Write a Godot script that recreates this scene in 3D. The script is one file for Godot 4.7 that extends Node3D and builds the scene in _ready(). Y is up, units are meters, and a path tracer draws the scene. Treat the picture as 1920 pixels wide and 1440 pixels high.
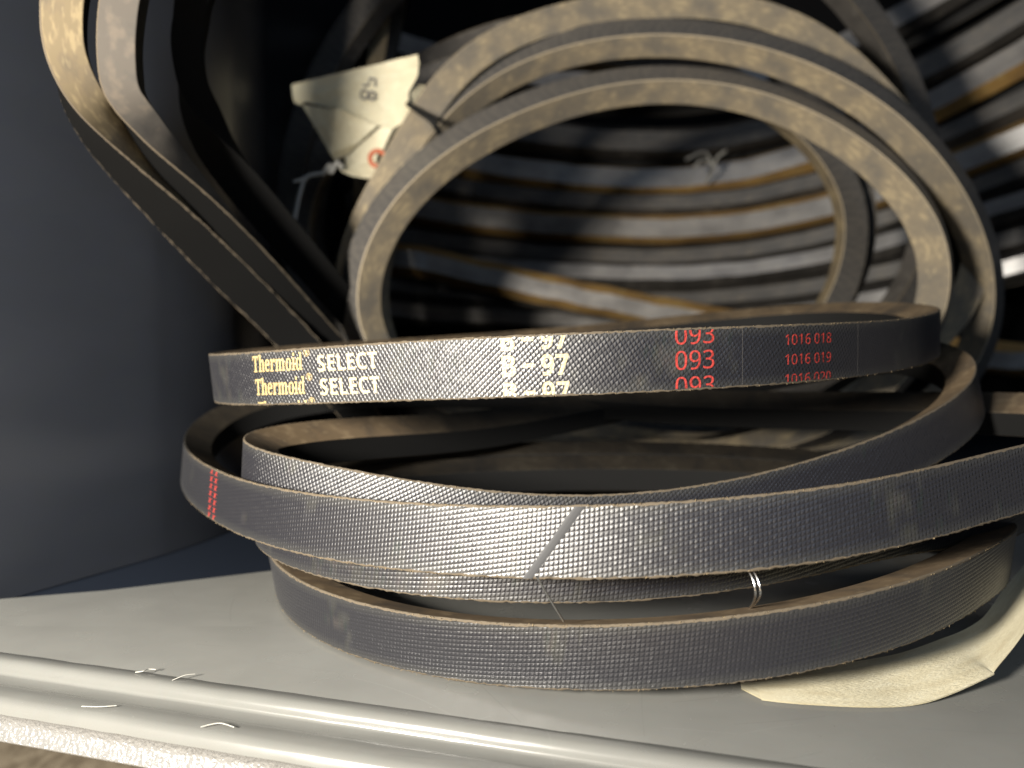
extends Node3D
# Rubber drive belts coiled on a grey shelf, seen close up. Metres, y up; the shelf top is y = 0.

var rng := RandomNumberGenerator.new()
var noise := FastNoiseLite.new()
var used := {}
var M := {}

func _ready() -> void:
	rng.seed = 7
	noise.seed = 11
	noise.frequency = 1.0
	noise.noise_type = FastNoiseLite.TYPE_SIMPLEX_SMOOTH
	noise.fractal_octaves = 3
	set_view()
	set_light()
	make_materials()
	build_bay()
	build_shelf()
	build_back_strands()
	build_rings()
	build_hanging_belts()
	build_coil()
	build_tags()
	build_wires()
	build_lint()

# ---------------------------------------------------------------- view and light

func set_view() -> void:
	var cam := Camera3D.new()
	cam.name = "camera"
	cam.position = Vector3(0, 0.089, 0)
	cam.rotation = Vector3(-0.062, 0, 0)
	cam.fov = 52.84
	cam.near = 0.01
	cam.far = 20.0
	var lens := CameraAttributesPhysical.new()
	lens.frustum_focal_length = 24.17
	lens.frustum_focus_distance = 0.2
	lens.frustum_near = 0.01
	lens.frustum_far = 20.0
	lens.exposure_aperture = 9.0
	cam.attributes = lens
	add_child(cam)
	cam.current = true

func set_light() -> void:
	var e := Environment.new()
	e.background_mode = Environment.BG_COLOR
	e.background_color = Color(0.014, 0.016, 0.021).linear_to_srgb()
	e.tonemap_mode = Environment.TONE_MAPPER_LINEAR
	e.tonemap_exposure = 1.0
	e.sdfgi_enabled = true
	e.ssao_enabled = true
	e.ssil_enabled = true
	var w := WorldEnvironment.new()
	w.name = "world_environment"
	w.environment = e
	add_child(w)
	# the work lamp, to the left of and behind the camera
	var lamp := OmniLight3D.new()
	lamp.name = "work_lamp"
	lamp.position = Vector3(-0.2, 0.13, 0.06)
	lamp.light_color = Color(1.0, 0.97, 0.92)
	lamp.light_energy = 0.52
	lamp.light_size = 0.03
	lamp.omni_range = 6.0
	lamp.omni_attenuation = 2.0
	lamp.shadow_enabled = true
	add_child(lamp)
	# the cooler, broad light of the aisle, from above on the right
	var aisle := AreaLight3D.new()
	aisle.name = "aisle_light"
	aisle.area_size = Vector2(0.4, 0.4)
	aisle.position = Vector3(0.28, 0.45, 0.3)
	aisle.look_at_from_position(aisle.position, Vector3(0.05, 0.06, -0.2), Vector3.UP)
	aisle.light_color = Color(0.78, 0.88, 1.0)
	aisle.light_energy = 0.085
	aisle.shadow_enabled = true
	add_child(aisle)

# ---------------------------------------------------------------- naming

func numbered(called: String) -> String:
	var k: int = used.get(called, 0)
	used[called] = k + 1
	return called if k == 0 else "%s_%03d" % [called, k]

func tag(o: Node, label: String, category: String, group := "") -> void:
	o.set_meta("label", label)
	o.set_meta("category", category)
	if group != "":
		o.set_meta("group", group)

func thing(called: String, at: Vector3, label: String, category: String, group := "") -> Node3D:
	var o := Node3D.new()
	o.name = numbered(called)
	add_child(o, true)
	o.position = at
	tag(o, label, category, group)
	return o

func part(called: String, mesh: Mesh, mat: Material, parent: Node3D) -> MeshInstance3D:
	var o := MeshInstance3D.new()
	o.name = called
	o.mesh = mesh
	if mat:
		o.material_override = mat
	parent.add_child(o, true)
	return o

# ---------------------------------------------------------------- materials

func srgb(r: float, g: float, b: float) -> Color:
	return Color(r, g, b).linear_to_srgb()

func mat(c: Color, rough: float, spec := 0.5) -> StandardMaterial3D:
	var m := StandardMaterial3D.new()
	m.albedo_color = c
	m.roughness = rough
	m.metallic_specular = spec
	return m

func height_to_normal(h: PackedFloat32Array, n: int, strength: float) -> ImageTexture:
	var im := Image.create(n, n, false, Image.FORMAT_RGB8)
	for y in n:
		var yu := (y + n - 1) % n
		var yd := (y + 1) % n
		for x in n:
			var dx := h[y * n + (x + 1) % n] - h[y * n + (x + n - 1) % n]
			var dy := h[yd * n + x] - h[yu * n + x]
			var v := Vector3(-dx * strength, dy * strength, 1.0).normalized()
			im.set_pixel(x, y, Color(v.x * 0.5 + 0.5, v.y * 0.5 + 0.5, v.z * 0.5 + 0.5))
	return ImageTexture.create_from_image(im)

func weave_normal() -> ImageTexture:
	# woven cover fabric: 16 x 16 raised crossings to a tile, rows sheared like a bias cut
	var n := 512
	var cells := 16
	var amp := PackedFloat32Array()
	for k in cells * cells:
		amp.append(rng.randf_range(0.55, 1.0))
	var fine := FastNoiseLite.new()
	fine.seed = 3
	fine.frequency = 0.09
	var h := PackedFloat32Array()
	h.resize(n * n)
	for y in n:
		var gy := float(y) / 32.0
		var cy := int(gy) % cells
		var fy := gy - floorf(gy)
		for x in n:
			var gx := fmod(float(x) / 32.0 + float(y) / 32.0 * 0.25, 16.0)
			var cx := int(gx) % cells
			var fx := gx - floorf(gx)
			var b := pow(sin(PI * fx) * sin(PI * fy), 0.75)
			# the thread over the crossing leans a little
			b *= 0.8 + 0.2 * sin(PI * (fx + fy))
			h[y * n + x] = b * amp[cy * cells + cx] + 0.05 * fine.get_noise_2d(x, y)
	return height_to_normal(h, n, 2.6)

func mottled(n1: int, n2: int, base: Color, dark: Color, light: Color, sx: float, sd: int, dark_amount: float) -> ImageTexture:
	# dusty rubber: broad stains, darker rubbed patches, pale specks (linear colours in, sRGB out)
	var a := FastNoiseLite.new()
	a.seed = sd
	a.frequency = 0.012
	a.fractal_octaves = 4
	var b := FastNoiseLite.new()
	b.seed = sd + 5
	b.frequency = 0.09
	b.fractal_octaves = 3
	var im := Image.create(n1, n2, false, Image.FORMAT_RGB8)
	for y in n2:
		for x in n1:
			# cylinder mapping keeps the tile seamless along the belt
			var t := TAU * float(x) / n1
			var r := float(n1) / TAU
			var px := cos(t) * r * sx
			var pz := sin(t) * r * sx
			var q := a.get_noise_3d(px, float(y) * 1.2, pz)
			var f := b.get_noise_3d(px * 0.45, float(y) * 1.3, pz * 0.45)
			var c := base.lerp(dark, clampf(q * 1.3 + dark_amount + 0.18 + f * 0.45, 0.0, 1.0))
			c = c.lerp(light, clampf(f * 1.5 - q * 0.9 - 0.2, 0.0, 0.75))
			im.set_pixel(x, y, c.linear_to_srgb())
	return ImageTexture.create_from_image(im)

func marked_steel(base: Color) -> ImageTexture:
	# painted sheet: cloudy rubbing, dark rubber smears, fine scratches, specks
	var n := 1024
	var cloud := FastNoiseLite.new()
	cloud.seed = 19
	cloud.frequency = 0.006
	cloud.fractal_octaves = 4
	var im := Image.create(n, n, false, Image.FORMAT_RGB8)
	for y in n:
		for x in n:
			var q := cloud.get_noise_2d(x, y * 1.4)
			im.set_pixel(x, y, (base * (1.0 + 0.1 * q)).linear_to_srgb())
	for k in 130:
		var p := Vector2(rng.randf() * n, rng.randf() * n)
		var d := Vector2.from_angle(rng.randf_range(-0.5, 0.5) + (PI / 2 if rng.randf() < 0.25 else 0.0))
		var bend := rng.randf_range(-0.004, 0.004)
		var shade := rng.randf_range(0.78, 1.22)
		for j in int(rng.randf_range(15, 190)):
			d = d.rotated(bend)
			p += d
			var x := posmod(int(p.x), n)
			var y := posmod(int(p.y), n)
			im.set_pixel(x, y, im.get_pixel(x, y).lerp((base * shade).linear_to_srgb(), 0.7))
	for k in 260:
		var x := rng.randi() % n
		var y := rng.randi() % n
		im.set_pixel(x, y, (base * rng.randf_range(0.5, 1.7)).linear_to_srgb())
	return ImageTexture.create_from_image(im)

func make_materials() -> void:
	var weave := weave_normal()
	var cover := mat(Color.WHITE, 0.43, 0.85)
	cover.vertex_color_use_as_albedo = true
	cover.normal_enabled = true
	cover.normal_texture = weave
	cover.normal_scale = 1.0
	cover.rim_enabled = true
	cover.rim = 0.1
	M.cover = cover
	M.splice = mat(srgb(0.026, 0.027, 0.03), 0.55, 0.45)
	for k in [["cream_ink", Color(0.43, 0.33, 0.15)], ["pale_ink", Color(0.47, 0.39, 0.23)], ["red_ink", Color(0.38, 0.042, 0.034)]]:
		var m := mat(srgb(k[1].r, k[1].g, k[1].b), 0.5, 0.5)
		m.normal_enabled = true
		m.normal_texture = weave
		m.normal_scale = 0.8
		M[k[0]] = m
	var side := mat(Color.WHITE, 0.75, 0.35)
	side.albedo_texture = mottled(1024, 128, Color(0.14, 0.1, 0.06), Color(0.06, 0.048, 0.036), Color(0.22, 0.165, 0.1), 1.0, 21, 0.1)
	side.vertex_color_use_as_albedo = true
	M.side = side
	var ring_side := mat(Color.WHITE, 0.8, 0.35)
	ring_side.albedo_texture = mottled(1024, 256, Color(0.225, 0.187, 0.13), Color(0.15, 0.133, 0.108), Color(0.37, 0.3, 0.185), 1.0, 33, 0.22)
	M.ring_side = ring_side
	var ring_side2 := mat(Color.WHITE, 0.8, 0.35)
	ring_side2.albedo_texture = mottled(1024, 256, Color(0.19, 0.15, 0.095), Color(0.11, 0.095, 0.075), Color(0.3, 0.24, 0.14), 1.0, 57, 0.0)
	M.ring_side2 = ring_side2
	var grey_face := mat(Color.WHITE, 0.5, 0.5)
	grey_face.albedo_texture = mottled(512, 128, Color(0.13, 0.122, 0.112), Color(0.085, 0.082, 0.08), Color(0.2, 0.175, 0.14), 1.0, 71, 0.1)
	M.grey_face = grey_face
	var gloss_face := mat(Color.WHITE, 0.3, 0.8)
	gloss_face.albedo_texture = mottled(512, 128, Color(0.34, 0.325, 0.31), Color(0.22, 0.21, 0.2), Color(0.44, 0.41, 0.37), 1.0, 83, 0.1)
	M.gloss_face = gloss_face
	var rust := mat(Color.WHITE, 0.7, 0.4)
	rust.albedo_texture = mottled(512, 64, Color(0.55, 0.33, 0.11), Color(0.36, 0.22, 0.09), Color(0.66, 0.48, 0.2), 1.0, 91, 0.0)
	M.rust_side = rust
	M.pale_edge = mat(srgb(0.36, 0.3, 0.21), 0.7, 0.4)
	M.pale_edge.vertex_color_use_as_albedo = true
	M.dull_edge = mat(srgb(0.11, 0.09, 0.065), 0.8, 0.3)
	M.dull_edge.vertex_color_use_as_albedo = true
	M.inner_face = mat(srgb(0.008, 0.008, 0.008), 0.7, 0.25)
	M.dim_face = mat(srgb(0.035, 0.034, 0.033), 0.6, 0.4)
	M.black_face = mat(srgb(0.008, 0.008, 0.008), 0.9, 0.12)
	M.old_side = ring_side2.duplicate()
	var grey_flank := mat(Color.WHITE, 0.75, 0.35)
	grey_flank.albedo_texture = mottled(1024, 128, Color(0.1, 0.09, 0.078), Color(0.06, 0.056, 0.052), Color(0.15, 0.125, 0.1), 1.0, 61, 0.1)
	M.grey_flank = grey_flank
	var brown := mat(Color.WHITE, 0.75, 0.4)
	brown.albedo_texture = mottled(512, 64, Color(0.085, 0.078, 0.07), Color(0.05, 0.046, 0.042), Color(0.17, 0.155, 0.135), 1.0, 97, 0.0)
	M.brown_side = brown
	# painted steel
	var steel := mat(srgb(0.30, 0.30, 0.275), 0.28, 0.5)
	var rn := NoiseTexture2D.new()
	var fr := FastNoiseLite.new()
	fr.seed = 5
	fr.frequency = 0.02
	fr.fractal_octaves = 5
	rn.noise = fr
	rn.width = 512
	rn.height = 512
	rn.seamless = true
	var ramp := Gradient.new()
	ramp.set_color(0, Color(0.17, 0.17, 0.17))
	ramp.set_color(1, Color(0.3, 0.3, 0.3))
	rn.color_ramp = ramp
	steel.albedo_color = Color.WHITE
	steel.albedo_texture = marked_steel(Color(0.22, 0.221, 0.207))
	steel.roughness = 1.0
	steel.roughness_texture = rn
	steel.uv1_triplanar = true
	steel.uv1_world_triplanar = true
	steel.uv1_scale = Vector3(4.3, 4.3, 4.3)
	M.steel = steel
	var lip := steel.duplicate()
	lip.albedo_color = srgb(0.68, 0.68, 0.68)  # same steel, darkened in colour to offset the lamp striking the lip
	M.lip = lip
	var scuffed := mat(srgb(0.15, 0.149, 0.145), 0.32, 0.8)
	var bn := NoiseTexture2D.new()
	var fb := FastNoiseLite.new()
	fb.seed = 9
	fb.frequency = 0.06
	fb.fractal_octaves = 4
	bn.noise = fb
	bn.width = 512
	bn.height = 512
	bn.seamless = true
	bn.as_normal_map = true
	bn.bump_strength = 6.0
	scuffed.normal_enabled = true
	scuffed.normal_texture = bn
	scuffed.normal_scale = 1.0
	scuffed.uv1_triplanar = true
	scuffed.uv1_world_triplanar = true
	scuffed.uv1_scale = Vector3(22, 22, 22)
	M.scuffed = scuffed
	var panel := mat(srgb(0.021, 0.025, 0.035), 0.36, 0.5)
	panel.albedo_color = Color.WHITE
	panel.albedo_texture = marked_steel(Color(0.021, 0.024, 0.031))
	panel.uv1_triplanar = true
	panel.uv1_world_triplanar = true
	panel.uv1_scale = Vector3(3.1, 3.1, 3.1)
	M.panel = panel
	M.deck = mat(srgb(0.014, 0.019, 0.03), 0.4, 0.4)
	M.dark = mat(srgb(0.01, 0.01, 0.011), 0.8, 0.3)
	# manila paper
	var paper := mat(Color.WHITE, 0.85, 0.3)
	paper.albedo_texture = mottled(256, 256, Color(0.66, 0.61, 0.44), Color(0.58, 0.52, 0.36), Color(0.72, 0.68, 0.52), 1.0, 41, 0.0)
	paper.normal_enabled = true
	paper.normal_texture = bn
	paper.normal_scale = 0.25
	paper.backlight_enabled = true
	paper.backlight = Color(0.1, 0.09, 0.05)
	M.paper = paper
	M.eyelet = mat(srgb(0.42, 0.11, 0.05), 0.6, 0.4)
	var wire := mat(srgb(0.62, 0.62, 0.62), 0.25, 0.5)
	wire.metallic = 1.0
	M.wire = wire
	M.plastic_tie = mat(srgb(0.36, 0.36, 0.34), 0.35, 0.5)
	M.string = mat(srgb(0.012, 0.012, 0.012), 0.8, 0.3)
	M.lint = mat(srgb(0.45, 0.44, 0.4), 0.8, 0.3)
	M.faint_line = mat(srgb(0.09, 0.085, 0.08), 0.7, 0.3)
	M.fibre = mat(srgb(0.26, 0.2, 0.12), 0.8, 0.3)
	M.ink = mat(srgb(0.13, 0.13, 0.14), 0.8, 0.3)
	var carpet := mat(Color.WHITE, 0.95, 0.2)
	carpet.albedo_texture = mottled(512, 512, Color(0.36, 0.30, 0.22), Color(0.22, 0.18, 0.13), Color(0.5, 0.44, 0.33), 3.0, 63, 0.1)
	M.carpet = carpet

# ---------------------------------------------------------------- mesh helpers

func commit(V: PackedVector3Array, N: PackedVector3Array, U: PackedVector2Array, I: PackedInt32Array, C := PackedColorArray()) -> ArrayMesh:
	# turn every triangle so that its front agrees with its normals (front faces run clockwise)
	for k in range(0, I.size(), 3):
		var a := I[k]
		var b := I[k + 1]
		var c := I[k + 2]
		if (V[b] - V[a]).cross(V[c] - V[a]).dot(N[a] + N[b] + N[c]) > 0.0:
			I[k + 1] = c
			I[k + 2] = b
	var arr := []
	arr.resize(Mesh.ARRAY_MAX)
	arr[Mesh.ARRAY_VERTEX] = V
	arr[Mesh.ARRAY_NORMAL] = N
	arr[Mesh.ARRAY_TEX_UV] = U
	arr[Mesh.ARRAY_INDEX] = I
	if C.size() == V.size():
		arr[Mesh.ARRAY_COLOR] = C
	var m := ArrayMesh.new()
	m.add_surface_from_arrays(Mesh.PRIMITIVE_TRIANGLES, arr)
	return m

func strip_index(rows: int, cols: int) -> PackedInt32Array:
	var I := PackedInt32Array()
	for r in rows - 1:
		for c in cols - 1:
			var a := r * cols + c
			I.append_array([a, a + 1, a + cols, a + 1, a + cols + 1, a + cols])
	return I

func smooth_grid(P: PackedVector3Array, rows: int, cols: int, toward: Vector3, uvs := 1.0) -> ArrayMesh:
	var N := PackedVector3Array()
	var U := PackedVector2Array()
	for r in rows:
		for c in cols:
			var du := P[r * cols + mini(c + 1, cols - 1)] - P[r * cols + maxi(c - 1, 0)]
			var dv := P[mini(r + 1, rows - 1) * cols + c] - P[maxi(r - 1, 0) * cols + c]
			var n := du.cross(dv).normalized()
			if n.dot(toward) < 0.0:
				n = -n
			N.append(n)
			U.append(Vector2(float(c) / (cols - 1), float(r) / (rows - 1)) * uvs)
	return commit(P, N, U, strip_index(rows, cols))

func tube(st: SurfaceTool, path: PackedVector3Array, r: float, sides := 8) -> void:
	var up := Vector3(0.31, 0.87, 0.39)
	var base := []
	for k in path.size():
		var t := (path[mini(k + 1, path.size() - 1)] - path[maxi(k - 1, 0)]).normalized()
		var x := up.cross(t).normalized()
		var y := t.cross(x).normalized()
		up = y if y.dot(up) > 0.0 else -y
		var ring := PackedVector3Array()
		for s in sides:
			ring.append(x * cos(TAU * s / sides) + y * sin(TAU * s / sides))
		base.append(ring)
	for k in path.size() - 1:
		for s in sides:
			var a: Vector3 = base[k][s]
			var b: Vector3 = base[k][(s + 1) % sides]
			var c: Vector3 = base[k + 1][s]
			var d: Vector3 = base[k + 1][(s + 1) % sides]
			for q in [[a, k], [c, k + 1], [b, k], [b, k], [c, k + 1], [d, k + 1]]:
				st.set_normal(q[0])
				st.set_uv(Vector2.ZERO)
				st.add_vertex(path[q[1]] + q[0] * r)
	for e in [0, path.size() - 1]:
		var nn := (path[0] - path[1]).normalized() if e == 0 else (path[e] - path[e - 1]).normalized()
		for s in range(1, sides - 1):
			for q in [base[e][0], base[e][s], base[e][s + 1]]:
				st.set_normal(nn)
				st.set_uv(Vector2.ZERO)
				st.add_vertex(path[e] + q * r)

func curve(points: Array, n := 24) -> PackedVector3Array:
	# Catmull-Rom through the points
	var out := PackedVector3Array()
	var m := points.size()
	for k in m - 1:
		var a: Vector3 = points[maxi(k - 1, 0)]
		var b: Vector3 = points[k]
		var c: Vector3 = points[k + 1]
		var d: Vector3 = points[mini(k + 2, m - 1)]
		var steps := maxi(2, n / (m - 1))
		for s in steps:
			out.append(b.cubic_interpolate(c, a, d, float(s) / steps))
	out.append(points[m - 1])
	return out

func tube_mesh(points: Array, r: float, n := 24, sides := 8) -> ArrayMesh:
	var st := SurfaceTool.new()
	st.begin(Mesh.PRIMITIVE_TRIANGLES)
	tube(st, curve(points, n), r, sides)
	return st.commit()

func prism(poly: PackedVector2Array, y0: float, y1: float, uvs := 1.0) -> ArrayMesh:
	# a flat plate with the outline poly (x, z)
	var st := SurfaceTool.new()
	st.begin(Mesh.PRIMITIVE_TRIANGLES)
	var tri := Geometry2D.triangulate_polygon(poly)
	for k in range(0, tri.size(), 3):
		for y in [y0, y1]:
			var a := Vector3(poly[tri[k]].x, y, poly[tri[k]].y)
			var b := Vector3(poly[tri[k + 1]].x, y, poly[tri[k + 1]].y)
			var c := Vector3(poly[tri[k + 2]].x, y, poly[tri[k + 2]].y)
			var n := Vector3.UP if y == y1 else Vector3.DOWN
			if (b - a).cross(c - a).dot(n) > 0.0:
				var t := b
				b = c
				c = t
			for v in [a, b, c]:
				st.set_normal(n)
				st.set_uv(Vector2(v.x, v.z) * uvs)
				st.add_vertex(v)
	var mid := Vector2.ZERO
	for q in poly:
		mid += q / poly.size()
	for k in poly.size():
		var p := poly[k]
		var q := poly[(k + 1) % poly.size()]
		var n2 := Vector2(q.y - p.y, p.x - q.x).normalized()
		if n2.dot((p + q) / 2.0 - mid) < 0.0:
			n2 = -n2
		var n := Vector3(n2.x, 0, n2.y)
		var vs := [Vector3(p.x, y0, p.y), Vector3(q.x, y0, q.y), Vector3(q.x, y1, q.y), Vector3(p.x, y1, p.y)]
		for t in [[0, 1, 2], [0, 2, 3]]:
			var a: Vector3 = vs[t[0]]
			var b: Vector3 = vs[t[1]]
			var c: Vector3 = vs[t[2]]
			if (b - a).cross(c - a).dot(n) > 0.0:
				var z := b
				b = c
				c = z
			for v in [a, b, c]:
				st.set_normal(n)
				st.set_uv(Vector2(v.x + v.z, v.y) * uvs)
				st.add_vertex(v)
	return st.commit()

# ---------------------------------------------------------------- belts

class Belt:
	var P := PackedVector3Array()   # closed middle line of the outer face
	var n := PackedVector3Array()   # across the belt
	var i := PackedVector3Array()   # into the belt
	var s := PackedFloat32Array()   # length along the belt
	var w := 0.017
	var th := 0.011
	func finish(inside_out := false) -> void:
		var m := P.size()
		s.resize(m + 1)
		s[0] = 0.0
		var nn := Vector3.ZERO
		var area := Vector3.ZERO
		for k in m:
			s[k + 1] = s[k] + P[k].distance_to(P[(k + 1) % m])
			nn += n[k]
			area += (P[k] - P[0]).cross(P[(k + 1) % m] - P[0])
		var sg := 1.0 if area.dot(nn) > 0.0 else -1.0
		if inside_out:
			sg = -sg
		i.resize(m)
		for k in m:
			var t := (P[(k + 1) % m] - P[(k + m - 1) % m]).normalized()
			n[k] = (n[k] - t * n[k].dot(t)).normalized()
			i[k] = n[k].cross(t) * sg
	func at(q: float, v: float, out: float) -> Vector3:
		var k := clampi(s.bsearch(q) - 1, 0, P.size() - 1)
		var f := (q - s[k]) / maxf(s[k + 1] - s[k], 1e-9)
		var j := (k + 1) % P.size()
		return P[k].lerp(P[j], f) + n[k].lerp(n[j], f) * v - i[k].lerp(i[j], f) * out
	func outward(q: float) -> Vector3:
		var k := clampi(s.bsearch(q) - 1, 0, P.size() - 1)
		return -i[k]

# q: centre (3), semi-axes (2), yaw and tilts (3), radial waves (6), height waves (4), twist; sag stretches the lower half
func loop(q: Array, w: float, th: float, count: int, turn := 0.0, sag := 1.0) -> Belt:
	var b := Belt.new()
	b.w = w
	b.th = th
	var B := Basis(Vector3(0, 0, 1), q[7]) * Basis(Vector3(1, 0, 0), q[6]) * Basis(Vector3(0, 1, 0), q[5])
	if turn != 0.0:
		B = Basis(Vector3(0, 1, 0), turn) * B
	for k in count:
		var t := TAU * k / count
		var e: float = 1.0 + q[8] * cos(3 * t) + q[9] * sin(3 * t) + q[10] * cos(4 * t) + q[11] * sin(4 * t) + q[12] * cos(5 * t) + q[13] * sin(5 * t)
		var y: float = q[14] * cos(2 * t) + q[15] * sin(2 * t) + q[16] * cos(3 * t) + q[17] * sin(3 * t)
		var z: float = q[4] * sin(t) * e
		if z > 0.0:
			z *= sag
		var nor := Vector3(cos(t) * q[4], 0, sin(t) * q[3]).normalized()
		b.P.append(B * Vector3(q[3] * cos(t) * e, y, z) + Vector3(q[0], q[1], q[2]))
		b.n.append(B * (Vector3.UP * cos(q[18]) + nor * sin(q[18])))
	b.finish()
	return b

func add_belt(b: Belt, called: String, label: String, group: String, face_mat: Material, side_mat: Material, inner_mat: Material, dusty := 0.3, worn := 0.00012, bias := 0.0, shade_z := -9.0) -> Node3D:
	var m := b.P.size()
	var low := b.P[0]
	var mid := Vector3.ZERO
	for p in b.P:
		mid += p / m
		if p.y < low.y:
			low = p
	var at := Vector3(mid.x, low.y - b.w * 0.5, mid.z)
	var root := thing(called, at, label, "belt", group)
	var h := b.w / 2.0
	var wi := h - b.th * tan(deg_to_rad(19))
	var c := 0.0006
	var sn := Vector2(1, 0.344).normalized()
	# outer face
	var V := PackedVector3Array()
	var N := PackedVector3Array()
	var U := PackedVector2Array()
	var C := PackedColorArray()
	var cols := 7
	var edge := PackedFloat32Array()
	edge.resize(m * 2)
	for k in m * 2:
		edge[k] = rng.randf_range(-1, 1) * worn
	for r in m + 1:
		var k := r % m
		for j in cols:
			var v := lerpf(-h + c, h - c, float(j) / (cols - 1))
			if j == 0:
				v += edge[k]
			elif j == cols - 1:
				v += edge[k + m]
			var p := b.P[k] + b.n[k] * v
			V.append(p - at)
			N.append(-b.i[k])
			U.append(Vector2(b.s[r], v).rotated(bias) / 0.0184)
			var d := noise.get_noise_3dv(p * 28.0) + 0.5 * noise.get_noise_3dv(p * 160.0)
			d = clampf(d * 0.8 + dusty - 0.5, 0.0, 1.0)
			if j == 0 or j == cols - 1:
				d = maxf(d, 0.2)
			C.append(Color(0.0105, 0.0115, 0.0145).lerp(Color(0.085, 0.075, 0.06), d))
	part("outer_face", commit(V, N, U, strip_index(m + 1, cols), C), face_mat, root)
	# the two slanting flanks, then the narrow inner face
	var rim := [[h - c, 0.0, Vector2(0, -1)], [h - 0.25 * c, 0.3 * c, Vector2(0.7, -0.7)], [h - 0.1 * c, c, sn]]
	var pr := [[h - 0.1 * c, c, sn], [lerpf(h, wi, 0.5), b.th * 0.5, sn], [wi + 0.1 * c, b.th - c, sn], [wi - 0.5 * c, b.th - 0.2 * c, Vector2(0.6, 0.8)]]
	var tone := PackedColorArray()
	for strip in [[rim, 1.0, "worn_edge"], [rim, -1.0, "worn_edge"], [pr, 1.0, "flank"], [pr, -1.0, "flank"]]:
		var line: Array = strip[0]
		var up: float = strip[1]
		cols = line.size()
		V = PackedVector3Array()
		N = PackedVector3Array()
		U = PackedVector2Array()
		tone = PackedColorArray()
		for r in m + 1:
			var k := r % m
			var len := 0.0
			var lit := smoothstep(shade_z - 0.012, shade_z + 0.012, b.P[k].z + 0.006 * noise.get_noise_3dv(b.P[k] * 60.0))  # shade inside the coil, painted into flank and edge colour beyond this depth
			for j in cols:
				tone.append(Color(0.16, 0.18, 0.21).lerp(Color.WHITE, lit))
				var q = line[j]
				var v: float = q[0] * up
				if strip[2] == "worn_edge":
					if j == 0:
						v += edge[k + m] if up > 0.0 else edge[k]
					elif j == 1:
						v += up * edge[(k * 7 + 3) % (2 * m)]
				if j > 0:
					len += Vector2(line[j][0] - line[j - 1][0], line[j][1] - line[j - 1][1]).length()
				V.append(b.P[k] + b.n[k] * v + b.i[k] * q[1] - at)
				N.append((b.n[k] * (q[2].x * up) + b.i[k] * q[2].y).normalized())
				U.append(Vector2(b.s[r] / 0.30, len / 0.075 + (0.5 if up < 0.0 else 0.0)))
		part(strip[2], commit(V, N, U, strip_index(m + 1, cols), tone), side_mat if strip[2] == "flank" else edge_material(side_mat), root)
	V = PackedVector3Array()
	N = PackedVector3Array()
	U = PackedVector2Array()
	for r in m + 1:
		var k := r % m
		for j in 4:
			var v := (wi - 0.5 * c) * (j * 2.0 / 3.0 - 1.0)
			V.append(b.P[k] + b.n[k] * v + b.i[k] * (b.th - (0.2 * c if j == 0 or j == 3 else 0.0)) - at)
			N.append(b.i[k])
			U.append(Vector2(b.s[r] / 0.30, v / 0.075))
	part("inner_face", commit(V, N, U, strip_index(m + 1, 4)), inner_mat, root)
	return root

func edge_material(side_mat: Material) -> Material:
	if side_mat in [M.ring_side, M.ring_side2]:
		return M.pale_edge
	return M.black_face if side_mat == M.black_face else M.dull_edge

func fuzz(b: Belt, root: Node3D, s0: float, s1: float, count: int, size: float, low_too := true) -> void:
	# torn fabric ends along the edges of the cover
	var st := SurfaceTool.new()
	st.begin(Mesh.PRIMITIVE_TRIANGLES)
	for k in count:
		var q := rng.randf_range(s0, s1)
		var sgn := -1.0 if low_too and rng.randf() < 0.35 else 1.0
		var p := b.at(q, sgn * (b.w / 2 - 0.0004), rng.randf_range(-0.0004, 0.0001)) - root.position
		var a := b.at(q + 0.001, 0, 0) - b.at(q, 0, 0)
		var d := (b.at(q, sgn, 0) - b.at(q, 0, 0)) * rng.randf_range(0.3, 1.0) + b.outward(q) * rng.randf_range(-0.4, 0.7) + a.normalized() * rng.randf_range(-1, 1)
		var l := size * rng.randf_range(0.3, 1.0)
		var e := p + d.normalized() * l * 0.6
		var f := e + (d.normalized() + Vector3(rng.randf_range(-1, 1), rng.randf_range(-1, 1), rng.randf_range(-1, 1)) * 0.8).normalized() * l * 0.4
		tube(st, PackedVector3Array([p, e, f]), rng.randf_range(0.00004, 0.00009), 3)
	var o := part("frayed_edge", st.commit(), M.fibre, root)
	o.set_meta("kind", "stuff")

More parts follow.
